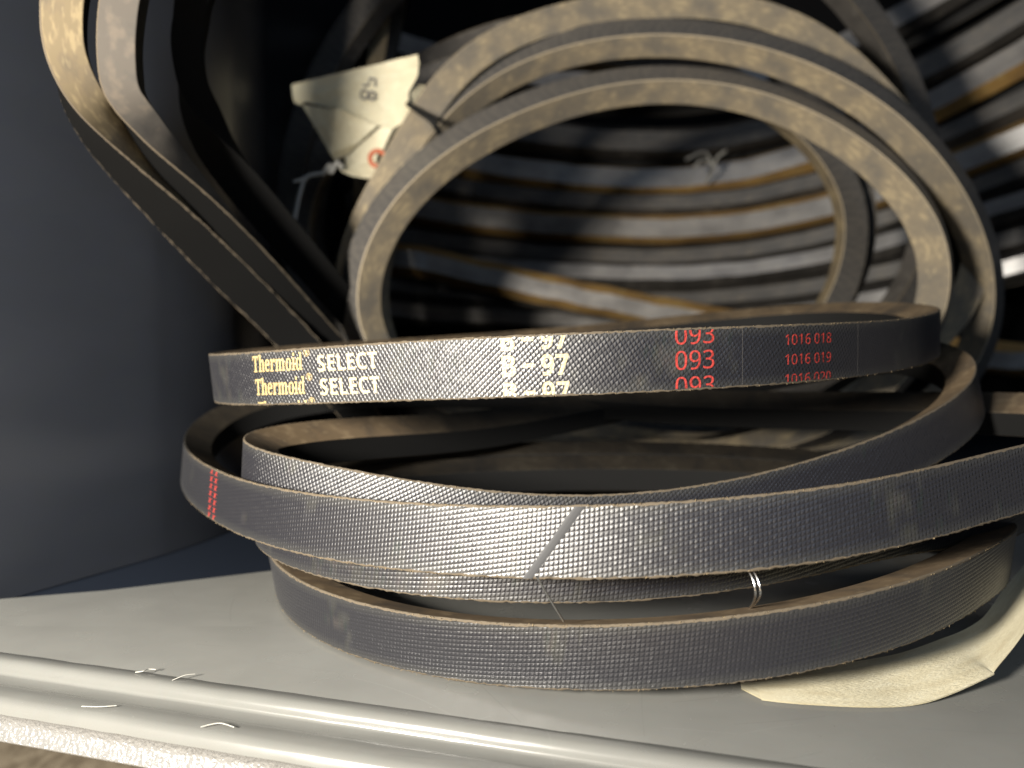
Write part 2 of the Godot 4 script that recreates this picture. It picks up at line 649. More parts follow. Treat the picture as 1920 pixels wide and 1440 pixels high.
func lettering(b: Belt, root: Node3D, text: String, font: Font, s0: float, s1: float, v: float, cap: float, m: Material, called := "lettering", slant := 0.0) -> void:
	# letters printed on the outer face between lengths s0 and s1, centred at v across it, cut off at its edges
	var tm := TextMesh.new()
	tm.text = text
	tm.font = font
	tm.font_size = 64
	tm.pixel_size = 0.01
	tm.depth = 0.0
	tm.curve_step = 1.0
	var arr := tm.get_mesh_arrays()
	var tv: PackedVector3Array = arr[Mesh.ARRAY_VERTEX]
	var ti: PackedInt32Array = arr[Mesh.ARRAY_INDEX]
	if ti.is_empty():
		ti = PackedInt32Array(range(tv.size()))
	var lo := Vector3.INF
	var hi := -Vector3.INF
	for p in tv:
		lo = lo.min(p)
		hi = hi.max(p)
	var h := b.w / 2.0 - 0.0007
	var band := PackedVector2Array([Vector2(-9, -h), Vector2(9, -h), Vector2(9, h), Vector2(-9, h)])
	var V := PackedVector3Array()
	var N := PackedVector3Array()
	var U := PackedVector2Array()
	var I := PackedInt32Array()
	for k in range(0, ti.size(), 3):
		var poly := PackedVector2Array()
		for j in 3:
			var p := tv[ti[k + j]]
			var f := (p.x - lo.x) / (hi.x - lo.x)
			var y := (p.y - lo.y) / (hi.y - lo.y) - 0.5
			poly.append(Vector2(lerpf(s0, s1, f) + signf(s1 - s0) * slant * y * cap, v + y * cap))
		var pieces := [poly]
		if minf(minf(poly[0].y, poly[1].y), poly[2].y) < -h or maxf(maxf(poly[0].y, poly[1].y), poly[2].y) > h:
			if Geometry2D.is_polygon_clockwise(poly):
				poly.reverse()
			pieces = Geometry2D.intersect_polygons(poly, band)
		for piece in pieces:
			var at := V.size()
			for q in piece:
				V.append(b.at(q.x, q.y, 0.00006) - root.position)
				N.append(b.outward(q.x))
				U.append(Vector2(q.x, q.y) / 0.0184)
			for j in range(1, piece.size() - 1):
				I.append_array([at, at + j, at + j + 1])
	if V.size() >= 3:
		part(called, commit(V, N, U, I), m, root)

func patch(b: Belt, root: Node3D, called: String, quad: Array, out: float, m: Material, rows := 12, cols := 6) -> void:
	# a thin strip of something stuck on the outer face; quad holds four (length, across) corners
	var P := PackedVector3Array()
	for r in rows:
		for c in cols:
			var f := float(r) / (rows - 1)
			var g := float(c) / (cols - 1)
			var a: Vector2 = quad[0].lerp(quad[1], f)
			var d: Vector2 = quad[3].lerp(quad[2], f)
			var q := a.lerp(d, g)
			var lift := out * (1.0 if c > 0 and c < cols - 1 else 0.1)
			P.append(b.at(q.x, q.y, lift) - root.position)
	part(called, smooth_grid(P, rows, cols, b.outward(quad[0].x)), m, root)

# ---------------------------------------------------------------- the setting

func build_bay() -> void:
	var floor_mesh := prism(PackedVector2Array([Vector2(-3, 3), Vector2(3, 3), Vector2(3, -3), Vector2(-3, -3)]), -0.17, -0.15, 6.0)
	var fl := part("floor", floor_mesh, M.carpet, self)
	fl.set_meta("kind", "structure")
	var deck := part(numbered("shelf_deck"), prism(PackedVector2Array([Vector2(-0.26, -0.265), Vector2(0.66, -0.01), Vector2(0.66, -1.1), Vector2(-0.26, -1.1)]), -0.012, -0.004), M.deck, self)
	tag(deck, "dark blue-black steel deck seen beyond the grey shelf edge at the left", "shelf deck")
	# side panel, bent once, 1.5 mm sheet
	var line := []
	for q in curve([Vector3(-0.214, 0, -0.2), Vector3(-0.1595, 0, -0.3), Vector3(-0.1445, 0, -0.33), Vector3(-0.1345, 0, -0.36), Vector3(-0.132, 0, -0.385), Vector3(-0.137, 0, -0.43), Vector3(-0.155, 0, -0.5), Vector3(-0.17, 0, -0.58), Vector3(-0.175, 0, -1.1)], 96):
		line.append(Vector2(q.x, q.z))
	var poly := PackedVector2Array()
	for q in line:
		poly.append(q)
	for k in range(line.size() - 1, -1, -1):
		poly.append(line[k] + Vector2(-0.002, 0.0))
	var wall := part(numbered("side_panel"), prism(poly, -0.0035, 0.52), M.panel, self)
	tag(wall, "dark blue-grey steel side panel of the storage bay, left of the belts", "panel")
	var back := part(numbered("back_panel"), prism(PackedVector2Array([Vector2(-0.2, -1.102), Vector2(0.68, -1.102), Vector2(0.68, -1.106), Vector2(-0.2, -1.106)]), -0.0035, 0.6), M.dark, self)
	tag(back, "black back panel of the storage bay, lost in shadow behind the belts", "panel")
	var right := part(numbered("side_panel"), prism(PackedVector2Array([Vector2(0.662, -0.3), Vector2(0.664, -0.3), Vector2(0.664, -1.1), Vector2(0.662, -1.1)]), -0.0035, 0.6), M.dark, self)
	tag(right, "black side panel of the storage bay, far right behind the slanting belts", "panel")

func build_shelf() -> void:
	var o := thing("shelf", Vector3(0, -0.004, -0.2), "pale grey painted steel shelf with a rolled and stepped front lip", "shelf")
	var a := Vector2(-0.1446, -0.2133)
	var d := Vector2(0.963, 0.2715).normalized()
	var out := Vector2(-d.y, d.x)        # toward the aisle
	if out.y < 0.0:
		out = -out
	# top sheet between the back edge and the front ridge
	var f0 := a + d * -0.16
	var f1 := a + d * 0.42
	var top := PackedVector2Array([f0, f1, Vector2(0.36, -0.1), Vector2(0.36, -0.47), Vector2(0.06, -0.347), Vector2(-0.0912, -0.2889), Vector2(-0.1421, -0.2661), Vector2(-0.1736, -0.2572), Vector2(-0.3, -0.2572)])
	var m := prism(top, -0.0035, 0.0)
	var t := part("top_sheet", m, M.steel, o)
	t.position = -o.position
	# front lip: profile (distance outward, height) swept along the ridge
	var prof := [[0.0, 0.0], [0.0012, 0.0005], [0.0026, 0.0009], [0.0044, 0.001], [0.0056, 0.0007], [0.0064, 0.0], [0.0068, -0.0008], [0.007, -0.0016], [0.0071, -0.0022], [0.0078, -0.0025], [0.0095, -0.0026], [0.0115, -0.0025], [0.0124, -0.0021], [0.0135, -0.0018], [0.0155, -0.0017], [0.0178, -0.0018], [0.0192, -0.0023], [0.0201, -0.0032], [0.0206, -0.005]]
	var rows := 120
	var P := PackedVector3Array()
	for r in rows:
		var q := a + d * lerpf(-0.16, 0.42, float(r) / (rows - 1))
		for e in prof:
			var wob := 0.00012 * noise.get_noise_2d(r * 0.35, e[0] * 900.0)
			P.append(Vector3(q.x + out.x * e[0], e[1] + wob, q.y + out.y * e[0]) - o.position)
	part("front_lip", smooth_grid(P, rows, prof.size(), Vector3(out.x, 0.7, out.y)), M.lip, o)
	P = PackedVector3Array()
	for r in rows:
		var q := a + d * lerpf(-0.16, 0.42, float(r) / (rows - 1))
		for e in [[0.0206, -0.005], [0.0184, -0.007], [0.0184, -0.0095], [0.0207, -0.0115], [0.02, -0.0126], [0.018, -0.013], [0.012, -0.013]]:
			P.append(Vector3(q.x + out.x * e[0], e[1], q.y + out.y * e[0]) - o.position)
	part("lip_face", smooth_grid(P, rows, 7, Vector3(out.x, 0.0, out.y)), M.scuffed, o)

# ---------------------------------------------------------------- belts in the background

func strand(y0: float, rise: float, cz: float, rx: float, rz: float, w: float, th: float, t0: float, t1: float, tilt: float, slope := 0.0) -> Belt:
	# a long belt pressed flat and bent in a wide arc round the back of the bay
	var b := Belt.new()
	b.w = w
	b.th = th
	var front := []
	var cnt := 90
	for k in cnt + 1:
		var t := deg_to_rad(lerpf(t0, t1, float(k) / cnt))
		var side := Vector3(sin(t), 0, -cos(t))
		var y := y0 + slope * sin(t) + (rise * sin(t) * sin(t) if t > 0.0 else rise * 0.3 * sin(t) * sin(t)) + 0.0012 * noise.get_noise_2d(k * 0.12, y0 * 400.0)
		front.append([Vector3(0.15 + rx * sin(t), y, cz - rz * cos(t)), side])
	var gap := th * 2.0 + 0.003
	for k in cnt + 1:
		b.P.append(front[k][0])
		b.n.append((Vector3.UP - front[k][1] * tilt).normalized())
	for k in range(1, 8):
		var f := PI * k / 8.0
		var e = front[cnt]
		var tt: Vector3 = (front[cnt][0] - front[cnt - 1][0]).normalized()
		b.P.append(e[0] + e[1] * gap * 0.5 * (1.0 - cos(f)) + tt * gap * 0.5 * sin(f))
		b.n.append(Vector3.UP)
	for k in range(cnt, -1, -1):
		b.P.append(front[k][0] + front[k][1] * gap)
		b.n.append((Vector3.UP + front[k][1] * tilt).normalized())
	for k in range(1, 8):
		var f := PI * k / 8.0
		var e = front[0]
		var tt: Vector3 = (front[0][0] - front[1][0]).normalized()
		b.P.append(e[0] + e[1] * gap * 0.5 * (1.0 + cos(f)) + tt * gap * 0.5 * sin(f))
		b.n.append(Vector3.UP)
	b.finish(true)
	return b

func build_back_strands() -> void:
	var g := "long belts laid round the back of the bay"
	var rows := [
		[0.292, 0.15, 0.026, "gloss_face", "brown_side", "topmost dim brown-grey belt of the stack at the back, high at the right"],
		[0.2475, 0.13, 0.026, "grey_face", "brown_side", "dull dark belt second from the top of the stack at the back"],
		[0.2185, 0.12, 0.027, "gloss_face", "rust_side", "pale grey belt with an orange rusty flank, upper one of two in the stack"],
		[0.1965, 0.11, 0.022, "grey_face", "brown_side", "narrow brown belt between the two orange-flanked belts at the back"],
		[0.1785, 0.10, 0.026, "gloss_face", "rust_side", "shiny grey belt with an orange flank, lower one of two in the stack"],
		[0.1555, 0.09, 0.022, "grey_face", "brown_side", "thin dark grey belt just under the lower orange-flanked belt"],
		[0.1385, 0.08, 0.022, "gloss_face", "brown_side", "grey belt with a white gleam low in the stack at the back"],
		[0.1205, 0.075, 0.022, "grey_face", "brown_side", "dark brown belt near the bottom of the stack at the back"],
		[0.102, 0.07, 0.022, "gloss_face", "brown_side", "lowest grey belt of the stack at the back, behind the printed belt"],
	]
	var k := 0
	for r in rows:
		var b := strand(0.089 + (r[0] - 0.089) * 1.25, r[1] * 1.25, -0.525 + 0.012 * sin(k * 2.3), 0.419 + 0.012 * cos(k * 1.7), 0.294 + 0.012 * sin(k * 3.1), r[2] * 1.2, 0.018, -38, 72, 0.12 * sin(k * 1.9))
		add_belt(b, "drive_belt", r[5], g, M.dim_face, M[r[4]], M[r[3]], 0.4, 0.0001)
		k += 1
	var low := strand(0.106, 0.02, -0.4, 0.375, 0.275, 0.026, 0.018, -36, 40, 0.1, -0.067)
	add_belt(low, "drive_belt", "grey belt with an orange flank slanting down to the right inside the rings", g, M.dim_face, M.rust_side, M.gloss_face, 0.4, 0.0001)

func build_rings() -> void:
	var g := "belt rings standing up behind the coil"
	var r4 := loop([0.068, 0.166, -0.525, 0.2177, 0.2177, 0, 1.58, 0, 0, 0, 0, 0, 0, 0, 0, 0, 0, 0, -1.0], 0.025, 0.0155, 300, 0.0, 0.66)
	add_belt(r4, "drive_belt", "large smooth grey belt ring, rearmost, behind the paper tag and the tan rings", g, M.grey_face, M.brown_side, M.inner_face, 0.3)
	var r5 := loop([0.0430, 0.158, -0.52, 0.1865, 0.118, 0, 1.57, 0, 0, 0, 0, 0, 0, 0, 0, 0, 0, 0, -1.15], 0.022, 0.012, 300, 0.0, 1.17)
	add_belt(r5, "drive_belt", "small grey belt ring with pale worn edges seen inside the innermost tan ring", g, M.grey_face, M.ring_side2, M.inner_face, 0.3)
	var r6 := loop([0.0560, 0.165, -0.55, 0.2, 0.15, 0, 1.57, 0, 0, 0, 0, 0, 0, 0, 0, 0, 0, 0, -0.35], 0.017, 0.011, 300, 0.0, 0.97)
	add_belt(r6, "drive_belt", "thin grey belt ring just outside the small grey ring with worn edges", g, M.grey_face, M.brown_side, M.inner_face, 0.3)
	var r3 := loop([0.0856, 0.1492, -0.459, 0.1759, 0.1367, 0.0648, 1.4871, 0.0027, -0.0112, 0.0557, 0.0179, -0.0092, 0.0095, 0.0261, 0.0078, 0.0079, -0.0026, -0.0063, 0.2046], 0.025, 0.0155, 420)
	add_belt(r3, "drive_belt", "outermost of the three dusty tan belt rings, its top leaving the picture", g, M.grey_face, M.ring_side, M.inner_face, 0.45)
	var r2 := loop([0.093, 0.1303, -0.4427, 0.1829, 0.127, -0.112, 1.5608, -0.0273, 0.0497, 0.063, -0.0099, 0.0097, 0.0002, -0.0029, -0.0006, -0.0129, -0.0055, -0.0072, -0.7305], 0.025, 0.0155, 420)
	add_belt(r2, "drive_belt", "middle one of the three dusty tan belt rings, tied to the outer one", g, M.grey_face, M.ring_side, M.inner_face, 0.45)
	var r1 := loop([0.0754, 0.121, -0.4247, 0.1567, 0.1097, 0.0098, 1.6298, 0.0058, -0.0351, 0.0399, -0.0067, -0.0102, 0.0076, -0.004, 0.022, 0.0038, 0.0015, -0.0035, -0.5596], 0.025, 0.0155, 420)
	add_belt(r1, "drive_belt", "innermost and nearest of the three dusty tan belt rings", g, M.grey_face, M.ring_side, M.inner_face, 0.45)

func spline_belt(points: Array, upper: Vector3, lower: Vector3, y1: float, y0: float, w: float, th: float, per := 18) -> Belt:
	# a closed belt through the points; its width turns from upper (above y1) to lower (below y0)
	var b := Belt.new()
	b.w = w
	b.th = th
	var m := points.size()
	for k in m:
		var p0: Vector3 = points[(k + m - 1) % m]
		var p1: Vector3 = points[k]
		var p2: Vector3 = points[(k + 1) % m]
		var p3: Vector3 = points[(k + 2) % m]
		for j in per:
			var p := p1.cubic_interpolate(p2, p0, p3, float(j) / per)
			b.P.append(p)
			b.n.append(lower.lerp(upper, smoothstep(y0, y1, p.y)).normalized())
	b.finish()
	return b

func build_hanging_belts() -> void:
	var g := "long belts standing along the side panel"
	var up := Vector3(0.35, 0.08, 0.93)
	var low := Vector3(0.88, 0.3, -0.3)
	var p1 := [Vector3(-0.1464, 0.2018, -0.2520), Vector3(-0.1482, 0.1886, -0.2520), Vector3(-0.1485, 0.1778, -0.2540), Vector3(-0.1477, 0.1673, -0.2610), Vector3(-0.1461, 0.1582, -0.2730), Vector3(-0.1419, 0.1486, -0.2880), Vector3(-0.1344, 0.1360, -0.3070), Vector3(-0.1216, 0.1153, -0.3350), Vector3(-0.1006, 0.0852, -0.3650), Vector3(-0.0747, 0.0477, -0.3850), Vector3(-0.075, 0.0206, -0.46), Vector3(-0.095, 0.05, -0.52), Vector3(-0.1, 0.2, -0.55), Vector3(-0.085, 0.3311, -0.56), Vector3(-0.09, 0.37, -0.53), Vector3(-0.095, 0.345, -0.4), Vector3(-0.1351, 0.2822, -0.3050), Vector3(-0.1418, 0.2423, -0.2720), Vector3(-0.1448, 0.2173, -0.2570)]
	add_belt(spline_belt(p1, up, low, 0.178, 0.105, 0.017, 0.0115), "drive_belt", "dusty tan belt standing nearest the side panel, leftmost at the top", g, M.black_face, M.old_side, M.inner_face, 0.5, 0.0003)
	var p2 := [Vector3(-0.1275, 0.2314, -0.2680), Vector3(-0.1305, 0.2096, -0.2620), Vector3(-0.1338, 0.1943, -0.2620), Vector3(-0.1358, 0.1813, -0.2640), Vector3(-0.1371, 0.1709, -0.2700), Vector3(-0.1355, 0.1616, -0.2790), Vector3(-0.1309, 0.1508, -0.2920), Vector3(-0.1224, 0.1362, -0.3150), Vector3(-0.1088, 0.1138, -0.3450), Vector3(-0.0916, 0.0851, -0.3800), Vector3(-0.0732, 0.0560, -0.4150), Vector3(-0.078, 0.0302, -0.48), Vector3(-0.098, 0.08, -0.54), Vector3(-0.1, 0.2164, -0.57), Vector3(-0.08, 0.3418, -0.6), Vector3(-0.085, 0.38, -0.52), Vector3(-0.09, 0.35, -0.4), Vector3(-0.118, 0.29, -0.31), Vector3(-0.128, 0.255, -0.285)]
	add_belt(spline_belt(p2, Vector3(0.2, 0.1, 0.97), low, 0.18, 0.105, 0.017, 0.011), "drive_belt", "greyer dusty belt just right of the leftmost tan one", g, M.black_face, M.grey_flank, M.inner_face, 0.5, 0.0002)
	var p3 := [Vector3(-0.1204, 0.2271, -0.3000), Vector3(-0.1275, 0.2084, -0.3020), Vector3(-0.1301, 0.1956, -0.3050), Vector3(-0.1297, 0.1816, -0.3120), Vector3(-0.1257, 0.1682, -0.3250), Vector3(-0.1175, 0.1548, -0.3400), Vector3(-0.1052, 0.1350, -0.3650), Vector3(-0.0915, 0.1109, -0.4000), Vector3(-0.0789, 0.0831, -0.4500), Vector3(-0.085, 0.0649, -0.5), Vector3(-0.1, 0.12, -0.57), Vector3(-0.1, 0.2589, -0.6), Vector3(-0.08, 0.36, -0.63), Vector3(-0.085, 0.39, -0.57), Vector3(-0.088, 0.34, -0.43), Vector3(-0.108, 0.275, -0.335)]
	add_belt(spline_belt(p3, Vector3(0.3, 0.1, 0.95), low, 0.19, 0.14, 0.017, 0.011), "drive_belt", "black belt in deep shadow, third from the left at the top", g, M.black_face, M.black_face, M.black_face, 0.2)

# ---------------------------------------------------------------- the coil in front

func build_coil() -> void:
	var g := "belts coiled in a stack on the grey shelf"
	var E := loop([0.0391, 0.0126, -0.2807, 0.1252, 0.1042, -0.1757, -0.0377, 0.0333, 0.0027, 0.0148, 0.0236, -0.009, 0.0047, -0.016, 0.0015, 0.0033, -0.0003, 0.0016, 0.142], 0.017, 0.011, 900)
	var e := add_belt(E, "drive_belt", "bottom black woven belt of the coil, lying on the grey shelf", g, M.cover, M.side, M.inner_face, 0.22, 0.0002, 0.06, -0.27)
	fuzz(E, e, 0.03, 0.33, 420, 0.0006)
	var D := loop([0.0383, 0.0325, -0.2695, 0.1305, 0.0773, 0.0805, 0.0011, -0.0006, 0.064, -0.0062, 0.0082, 0.0103, -0.0015, 0.019, -0.0002, 0.0007, -0.0008, 0.0004, 0.0222], 0.017, 0.011, 800)
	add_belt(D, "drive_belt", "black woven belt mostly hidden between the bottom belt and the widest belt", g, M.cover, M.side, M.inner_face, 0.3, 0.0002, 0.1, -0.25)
	var Bq := loop([0.0244, 0.0513, -0.2778, 0.1708, 0.0936, -0.3126, 0.0928, 0.0681, 0.0046, -0.0968, 0.003, -0.007, 0.0018, 0.0118, 0.0004, 0.0042, 0.0018, -0.0013, -0.2043], 0.017, 0.011, 1000)
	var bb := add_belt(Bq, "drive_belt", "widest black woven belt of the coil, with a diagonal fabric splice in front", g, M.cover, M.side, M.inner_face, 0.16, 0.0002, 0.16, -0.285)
	fuzz(Bq, bb, 0.1, 0.36, 420, 0.0006)
	var Cq := loop([0.0551, 0.0565, -0.2914, 0.1375, 0.0678, 0.3506, 0.1361, 0.0853, -0.0681, 0.0037, 0.003, -0.0054, -0.009, -0.0155, 0.0093, 0.0019, -0.0015, 0.0005, -0.1882], 0.017, 0.011, 800)
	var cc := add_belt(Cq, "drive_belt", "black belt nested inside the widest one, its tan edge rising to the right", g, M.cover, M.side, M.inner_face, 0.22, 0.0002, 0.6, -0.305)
	fuzz(Cq, cc, 0.1, 0.33, 200, 0.0005)
	var F := loop([0.03, 0.0292, -0.285, 0.1, 0.042, 0.05, 0.02, 0.0, 0, 0, 0, 0, 0, 0, 0, 0, 0, 0, 0], 0.017, 0.011, 300)
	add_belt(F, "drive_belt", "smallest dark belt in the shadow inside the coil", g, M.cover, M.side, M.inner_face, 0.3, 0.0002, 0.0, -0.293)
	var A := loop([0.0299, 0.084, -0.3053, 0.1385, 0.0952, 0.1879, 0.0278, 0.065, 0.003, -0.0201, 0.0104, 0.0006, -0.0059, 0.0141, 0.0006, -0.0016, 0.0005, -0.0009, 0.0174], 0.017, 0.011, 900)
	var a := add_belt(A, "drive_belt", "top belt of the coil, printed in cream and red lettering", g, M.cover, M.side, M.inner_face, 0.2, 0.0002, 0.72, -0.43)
	fuzz(A, a, 0.07, 0.34, 350, 0.0005)
	print_top_belt(A, a)
	# column of small red marks at the left end of the widest belt
	var mono := sys_font("Droid Sans", 400)
	for k in 7:
		lettering(Bq, bb, "II", mono, 0.3339, 0.3242, 0.0072 - 0.0024 * k, 0.0015, M.red_ink, "printed_mark", 0.5)
	patch(Bq, bb, "splice_flap", [Vector2(0.1868, 0.0081), Vector2(0.1995, -0.0083), Vector2(0.1972, -0.0083), Vector2(0.1842, 0.0081)], 0.00005, M.splice)

func sys_font(called: String, weight: int) -> SystemFont:
	var f := SystemFont.new()
	f.font_names = PackedStringArray([called])
	f.font_weight = weight
	return f

func print_top_belt(A: Belt, a: Node3D) -> void:
	var serif := sys_font("Droid Serif", 700)
	var sans := sys_font("Droid Sans", 400)
	var bold := sys_font("Droid Sans", 700)
	for v in [0.0046, -0.0026, -0.0098]:
		lettering(A, a, "Thermoid", serif, 0.3217, 0.3003, v, 0.0054, M.cream_ink, "lettering", 0.12)
		lettering(A, a, "®", sans, 0.2995, 0.2972, v + 0.0024, 0.0022, M.cream_ink)
	for v in [0.0036, -0.0034]:
		lettering(A, a, "SELECT", bold, 0.2946, 0.2736, v, 0.0050, M.pale_ink)
	for v in [0.0072, 0.0002, -0.0071]:
		lettering(A, a, "B", bold, 0.2368, 0.2331, v, 0.0057, M.pale_ink)
		lettering(A, a, "–", bold, 0.2312, 0.2281, v, 0.0010, M.pale_ink)
		lettering(A, a, "97", bold, 0.2262, 0.2189, v, 0.0057, M.pale_ink)
	for v in [0.0066, -0.0002, -0.0072]:
		lettering(A, a, "093", sans, 0.1902, 0.1789, v, 0.0052, M.red_ink)
	var rows := ["1016 018", "1016 019", "1016 020"]
	for k in 3:
		lettering(A, a, rows[k], sans, 0.1553, 0.1365, 0.0041 - 0.0056 * k, 0.0030, M.red_ink)
	for s in [0.1701, 0.123]:
		patch(A, a, "seam_line", [Vector2(s, 0.0079), Vector2(s, -0.0079), Vector2(s - 0.0001, -0.0079), Vector2(s - 0.0001, 0.0079)], 0.00004, M.faint_line, 8, 3)

# ---------------------------------------------------------------- tags, wires, lint

func sheet(outline: PackedVector2Array, depth: PackedFloat32Array, at: Vector3, rough: float, sd: int, thick := 0.00035) -> ArrayMesh:
	# a piece of crumpled paper: outline (x, y) with a depth at every corner, filled in on a fine grid of triangles
	var tri := Geometry2D.triangulate_polygon(outline)
	var st := SurfaceTool.new()
	st.begin(Mesh.PRIMITIVE_TRIANGLES)
	var nz := FastNoiseLite.new()
	nz.seed = sd
	nz.frequency = 90.0
	nz.fractal_octaves = 3
	for k in range(0, tri.size(), 3):
		var p := []
		for j in 3:
			var q := outline[tri[k + j]]
			p.append(Vector3(q.x, q.y, depth[tri[k + j]]))
		var n := 14
		for a in n:
			for b in n - a:
				var ts := [[a, b, a + 1, b, a, b + 1]]
				if a + b < n - 1:
					ts.append([a + 1, b, a + 1, b + 1, a, b + 1])
				for t in ts:
					var vs := []
					for c in 3:
						var u := float(t[c * 2]) / n
						var w := float(t[c * 2 + 1]) / n
						var v: Vector3 = p[0] + (p[1] - p[0]) * u + (p[2] - p[0]) * w
						v.z += rough * nz.get_noise_2d(v.x, v.y) + rough * 0.6 * absf(nz.get_noise_2d(v.x * 0.5 + 3.0, v.y * 0.5))
						vs.append(v - at)
					for face in [0.0, thick]:
						var order := [0, 1, 2]
						var nn: Vector3 = (vs[1] - vs[0]).cross(vs[2] - vs[0])
						if (nn.z > 0.0) == (face == 0.0):
							order = [0, 2, 1]
						for c in order:
							st.set_smooth_group(0 if face == 0.0 else 1)
							st.set_uv(Vector2(vs[c].x, vs[c].y) * 14.0)
							st.add_vertex(vs[c] - Vector3(0, 0, face))
	st.index()
	st.generate_normals()
	return st.commit()

func build_tags() -> void:
	# crumpled manila tag tied to the rings
	var root := thing("paper_tag", Vector3(-0.09, 0.165, -0.44), "crumpled cream paper tag with 58 written on it, tied to the tan rings", "tag")
	var at := root.position
	for piece in tag_pieces():
		var m := sheet(piece[1], piece[2], at, piece[3], piece[4])
		var o := part(piece[0], m, M.paper, root)
		if piece[0] == "upper_fold":
			# the pencilled number, turned on its side
			var tm := TextMesh.new()
			tm.text = "58"
			tm.font = sys_font("Droid Sans", 300)
			tm.font_size = 64
			tm.pixel_size = 0.01
			tm.depth = 0.02
			var t := part("handwriting", tm, M.ink, o)
			t.transform = Transform3D(Basis(Vector3(0, 0, -1), deg_to_rad(96)).scaled(Vector3(0.0185, 0.0205, 0.02)), Vector3(-0.0796, 0.2256, -0.4370) - at)
	var ring := PackedVector3Array()
	for k in 25:
		var a := TAU * k / 24.0
		ring.append(Vector3(-0.0742 + 0.0042 * cos(a), 0.1868 + 0.0042 * sin(a), -0.4340) - at)
	var st := SurfaceTool.new()
	st.begin(Mesh.PRIMITIVE_TRIANGLES)
	tube(st, ring, 0.0013, 8)
	part("reinforcement_ring", st.commit(), M.eyelet, root)
	var tie := thing("twist_tie", Vector3(-0.11, 0.152, -0.428), "pale plastic twist tie with two loose ends hanging from the crumpled tag", "tie")
	part("long_end", tube_mesh(shift([Vector3(-0.0939, 0.1841, -0.4325), Vector3(-0.1023, 0.1785, -0.43), Vector3(-0.112, 0.1755, -0.428), Vector3(-0.1157, 0.1659, -0.427), Vector3(-0.1185, 0.1522, -0.426)], tie.position), 0.0011), M.plastic_tie, tie)
	part("short_end", tube_mesh(shift([Vector3(-0.1111, 0.1761, -0.428), Vector3(-0.1145, 0.1738, -0.4262), Vector3(-0.1182, 0.1724, -0.424)], tie.position), 0.0009), M.plastic_tie, tie)
	part("twisted_knot", tube_mesh(shift([Vector3(-0.1035, 0.1775, -0.4295), Vector3(-0.0995, 0.182, -0.4285), Vector3(-0.0985, 0.178, -0.428), Vector3(-0.0955, 0.1835, -0.429), Vector3(-0.0935, 0.181, -0.431)], tie.position), 0.0013, 40), M.lint, tie)
	var knot := part(numbered("tie_string"), tube_mesh([Vector3(-0.0600, 0.2215, -0.4500), Vector3(-0.0560, 0.2160, -0.4365), Vector3(-0.0494, 0.2095, -0.4270), Vector3(-0.0440, 0.2045, -0.4195), Vector3(-0.0404, 0.2002, -0.4200), Vector3(-0.0380, 0.1965, -0.4350)], 0.0016), M.string, self)
	tag(knot, "black string tied round two of the tan rings beside the paper tag", "string")
	# the curled label under the coil
	var near := [Vector3(0.0574, 0.0010, -0.1885), Vector3(0.0608, 0.0006, -0.1841), Vector3(0.0616, 0.0006, -0.1832), Vector3(0.0694, 0.0006, -0.1813), Vector3(0.0841, 0.0006, -0.1797), Vector3(0.0964, 0.0007, -0.1806), Vector3(0.1069, 0.0019, -0.1837), Vector3(0.1206, 0.0041, -0.1894), Vector3(0.1228, 0.0046, -0.1915), Vector3(0.1388, 0.0101, -0.204), Vector3(0.1604, 0.0198, -0.222)]
	var far := [Vector3(0.0596, 0.0006, -0.1981), Vector3(0.0625, 0.0006, -0.1990), Vector3(0.068, 0.0006, -0.2004), Vector3(0.0786, 0.0006, -0.202), Vector3(0.0929, 0.0006, -0.2054), Vector3(0.1058, 0.0016, -0.208), Vector3(0.1187, 0.0031, -0.213), Vector3(0.1368, 0.0055, -0.222), Vector3(0.1533, 0.0112, -0.236), Vector3(0.1724, 0.0191, -0.25)]
	var a := curve(near, 64)
	var b := curve(far, 64)
	var rows := a.size()
	var cols := 12
	var label := thing("paper_label", Vector3(0.11, 0.0005, -0.2), "blank cream paper label curling up under the right side of the coil", "label")
	var P := PackedVector3Array()
	for r in rows:
		for c in cols:
			var f := float(c) / (cols - 1)
			var q := a[r].lerp(b[r], f)
			var bend := float(r) / rows
			q.y += (0.0012 * sin(PI * f) * (1.0 - bend) * 0.3 + 0.0004 * noise.get_noise_3dv(q * 40.0) * bend) - 0.0016 * sin(PI * f) * smoothstep(0.55, 0.9, bend)
			q.y = maxf(q.y, 0.0005)
			P.append(q - label.position)
	part("sheet", smooth_grid(P, rows, cols, Vector3.UP, 2.0), M.paper, label)
	for k in P.size():
		P[k].y -= 0.00025
	part("underside", smooth_grid(P, rows, cols, Vector3.DOWN, 2.0), M.paper, label)

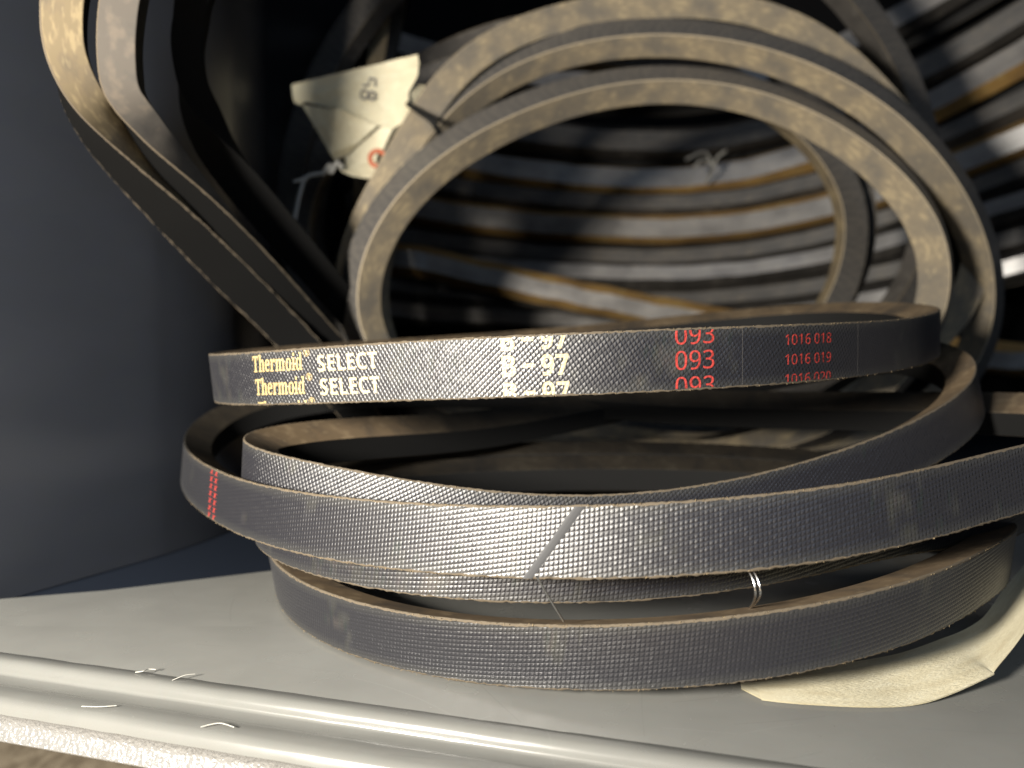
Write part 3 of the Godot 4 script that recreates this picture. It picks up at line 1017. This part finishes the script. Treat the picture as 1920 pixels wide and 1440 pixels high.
func tag_pieces() -> Array:
	# name, outline, depths, crumple, seed
	return [
		["under_fold", PackedVector2Array([Vector2(-0.0956, 0.1917), Vector2(-0.0846, 0.2021), Vector2(-0.0765, 0.2075), Vector2(-0.0672, 0.2043), Vector2(-0.0536, 0.2164), Vector2(-0.0523, 0.2088), Vector2(-0.0665, 0.2001), Vector2(-0.0728, 0.1821), Vector2(-0.0787, 0.1820), Vector2(-0.0938, 0.1859)]), PackedFloat32Array([-0.4485, -0.4460, -0.4430, -0.4410, -0.4525, -0.4545, -0.4560, -0.4500, -0.4455, -0.4455]), 0.0009, 4],
		["lower_fold", PackedVector2Array([Vector2(-0.1146, 0.2150), Vector2(-0.0934, 0.2125), Vector2(-0.0746, 0.2055), Vector2(-0.0864, 0.1974), Vector2(-0.0939, 0.1912), Vector2(-0.0997, 0.1879), Vector2(-0.1012, 0.1900)]), PackedFloat32Array([-0.4305, -0.4315, -0.4375, -0.4425, -0.4465, -0.4425, -0.4385]), 0.0009, 6],
		["upper_fold", PackedVector2Array([Vector2(-0.1203, 0.2258), Vector2(-0.0523, 0.2445), Vector2(-0.0516, 0.2405), Vector2(-0.0524, 0.2345), Vector2(-0.0552, 0.2295), Vector2(-0.0579, 0.2255), Vector2(-0.0582, 0.2192), Vector2(-0.0563, 0.2151), Vector2(-0.0597, 0.2105), Vector2(-0.0693, 0.2048), Vector2(-0.0765, 0.2070), Vector2(-0.0948, 0.2138), Vector2(-0.1137, 0.2177), Vector2(-0.1167, 0.2154), Vector2(-0.1198, 0.2174)]), PackedFloat32Array([-0.4305, -0.4390, -0.4401, -0.4413, -0.4419, -0.4423, -0.4437, -0.4450, -0.4454, -0.4449, -0.4431, -0.4382, -0.4337, -0.4337, -0.4326]), 0.0015, 8],
		["rolled_edge", PackedVector2Array([Vector2(-0.0971, 0.1839), Vector2(-0.0944, 0.1859), Vector2(-0.0875, 0.1862), Vector2(-0.0789, 0.1857), Vector2(-0.0743, 0.1811), Vector2(-0.0740, 0.1776), Vector2(-0.0792, 0.1760), Vector2(-0.0883, 0.1771), Vector2(-0.0945, 0.1797)]), PackedFloat32Array([-0.4375, -0.4415, -0.4415, -0.4420, -0.4410, -0.4370, -0.4345, -0.4330, -0.4345]), 0.0009, 9],
		["rear_corner", PackedVector2Array([Vector2(-0.0588, 0.2262), Vector2(-0.0557, 0.2308), Vector2(-0.0503, 0.2321), Vector2(-0.0493, 0.2303), Vector2(-0.0525, 0.2216), Vector2(-0.0570, 0.2161), Vector2(-0.0588, 0.2200)]), PackedFloat32Array([-0.4445, -0.4460, -0.4520, -0.4560, -0.4570, -0.4505, -0.4465]), 0.0008, 12],
	]

func shift(points: Array, by: Vector3) -> Array:
	var out := []
	for p in points:
		out.append(p - by)
	return out

func build_wires() -> void:
	var w1 := part(numbered("wire"), tube_mesh([Vector3(0.0055, 0.0354, -0.1700), Vector3(0.0086, 0.0289, -0.1740), Vector3(0.0123, 0.0211, -0.1805)], 0.00028), M.wire, self)
	tag(w1, "single straight steel wire between the widest belt and the bottom belt", "wire")
	var st := SurfaceTool.new()
	st.begin(Mesh.PRIMITIVE_TRIANGLES)
	for dx in [0.0, 0.0011]:
		tube(st, curve([Vector3(0.0535 + dx, 0.0368, -0.1745), Vector3(0.0545 + dx, 0.0338, -0.1715), Vector3(0.0550 + dx, 0.0308, -0.1715), Vector3(0.0566 + dx * 0.5, 0.0265, -0.178), Vector3(0.0572, 0.0226, -0.184)], 24), 0.0003, 8)
	var w2 := part(numbered("wire"), st.commit(), M.wire, self)
	tag(w2, "doubled bent steel wire under the right half of the widest belt", "wire")

func build_lint() -> void:
	var st := SurfaceTool.new()
	st.begin(Mesh.PRIMITIVE_TRIANGLES)
	for c in [[Vector3(0.1926, 0.2541, -0.7564), Vector3(0.1832, 0.2642, -0.7503), Vector3(0.1642, 0.2554, -0.7442)], [Vector3(0.1926, 0.2541, -0.7564), Vector3(0.1808, 0.2568, -0.7503), Vector3(0.1724, 0.2470, -0.7466)], [Vector3(0.1942, 0.2520, -0.7564), Vector3(0.1961, 0.2592, -0.7503), Vector3(0.2029, 0.2643, -0.7442)], [Vector3(0.1934, 0.2532, -0.7552), Vector3(0.1952, 0.2488, -0.7686), Vector3(0.1940, 0.2427, -0.7869)]]:
		tube(st, curve(c, 12), 0.0014, 6)
	var tuft := part(numbered("string_end"), st.commit(), M.lint, self)
	tag(tuft, "frayed white string end sticking out among the belts inside the rings", "string")
	# hairs and crumbs on the shelf
	var hairs := [
		["curled white fibre caught on the shelf ridge, left of the bottom belt", [Vector3(-0.0985, 0.0012, -0.1973), Vector3(-0.0962, 0.0018, -0.1965), Vector3(-0.0958, 0.0015, -0.1985), Vector3(-0.094, 0.0012, -0.1990)], 0.00013],
		["straight white fibre lying across the shelf ridge beside the curled one", [Vector3(-0.0868, 0.0012, -0.1925), Vector3(-0.0845, 0.0016, -0.1945), Vector3(-0.0825, 0.0012, -0.1962)], 0.00013],
		["bent pale fibre in the groove of the shelf lip", [Vector3(-0.105, -0.0012, -0.1835), Vector3(-0.1, -0.0008, -0.1825), Vector3(-0.0965, -0.001, -0.1835)], 0.0001],
		["branched crumb of lint on the front step of the shelf lip", [Vector3(-0.072, -0.0012, -0.1735), Vector3(-0.068, -0.0008, -0.1745), Vector3(-0.064, -0.001, -0.173)], 0.00011],
	]
	for h in hairs:
		var o := part(numbered("fibre"), tube_mesh(h[1], h[2], 16, 5), M.lint, self)
		tag(o, h[0], "lint", "hairs and fibres on the shelf")
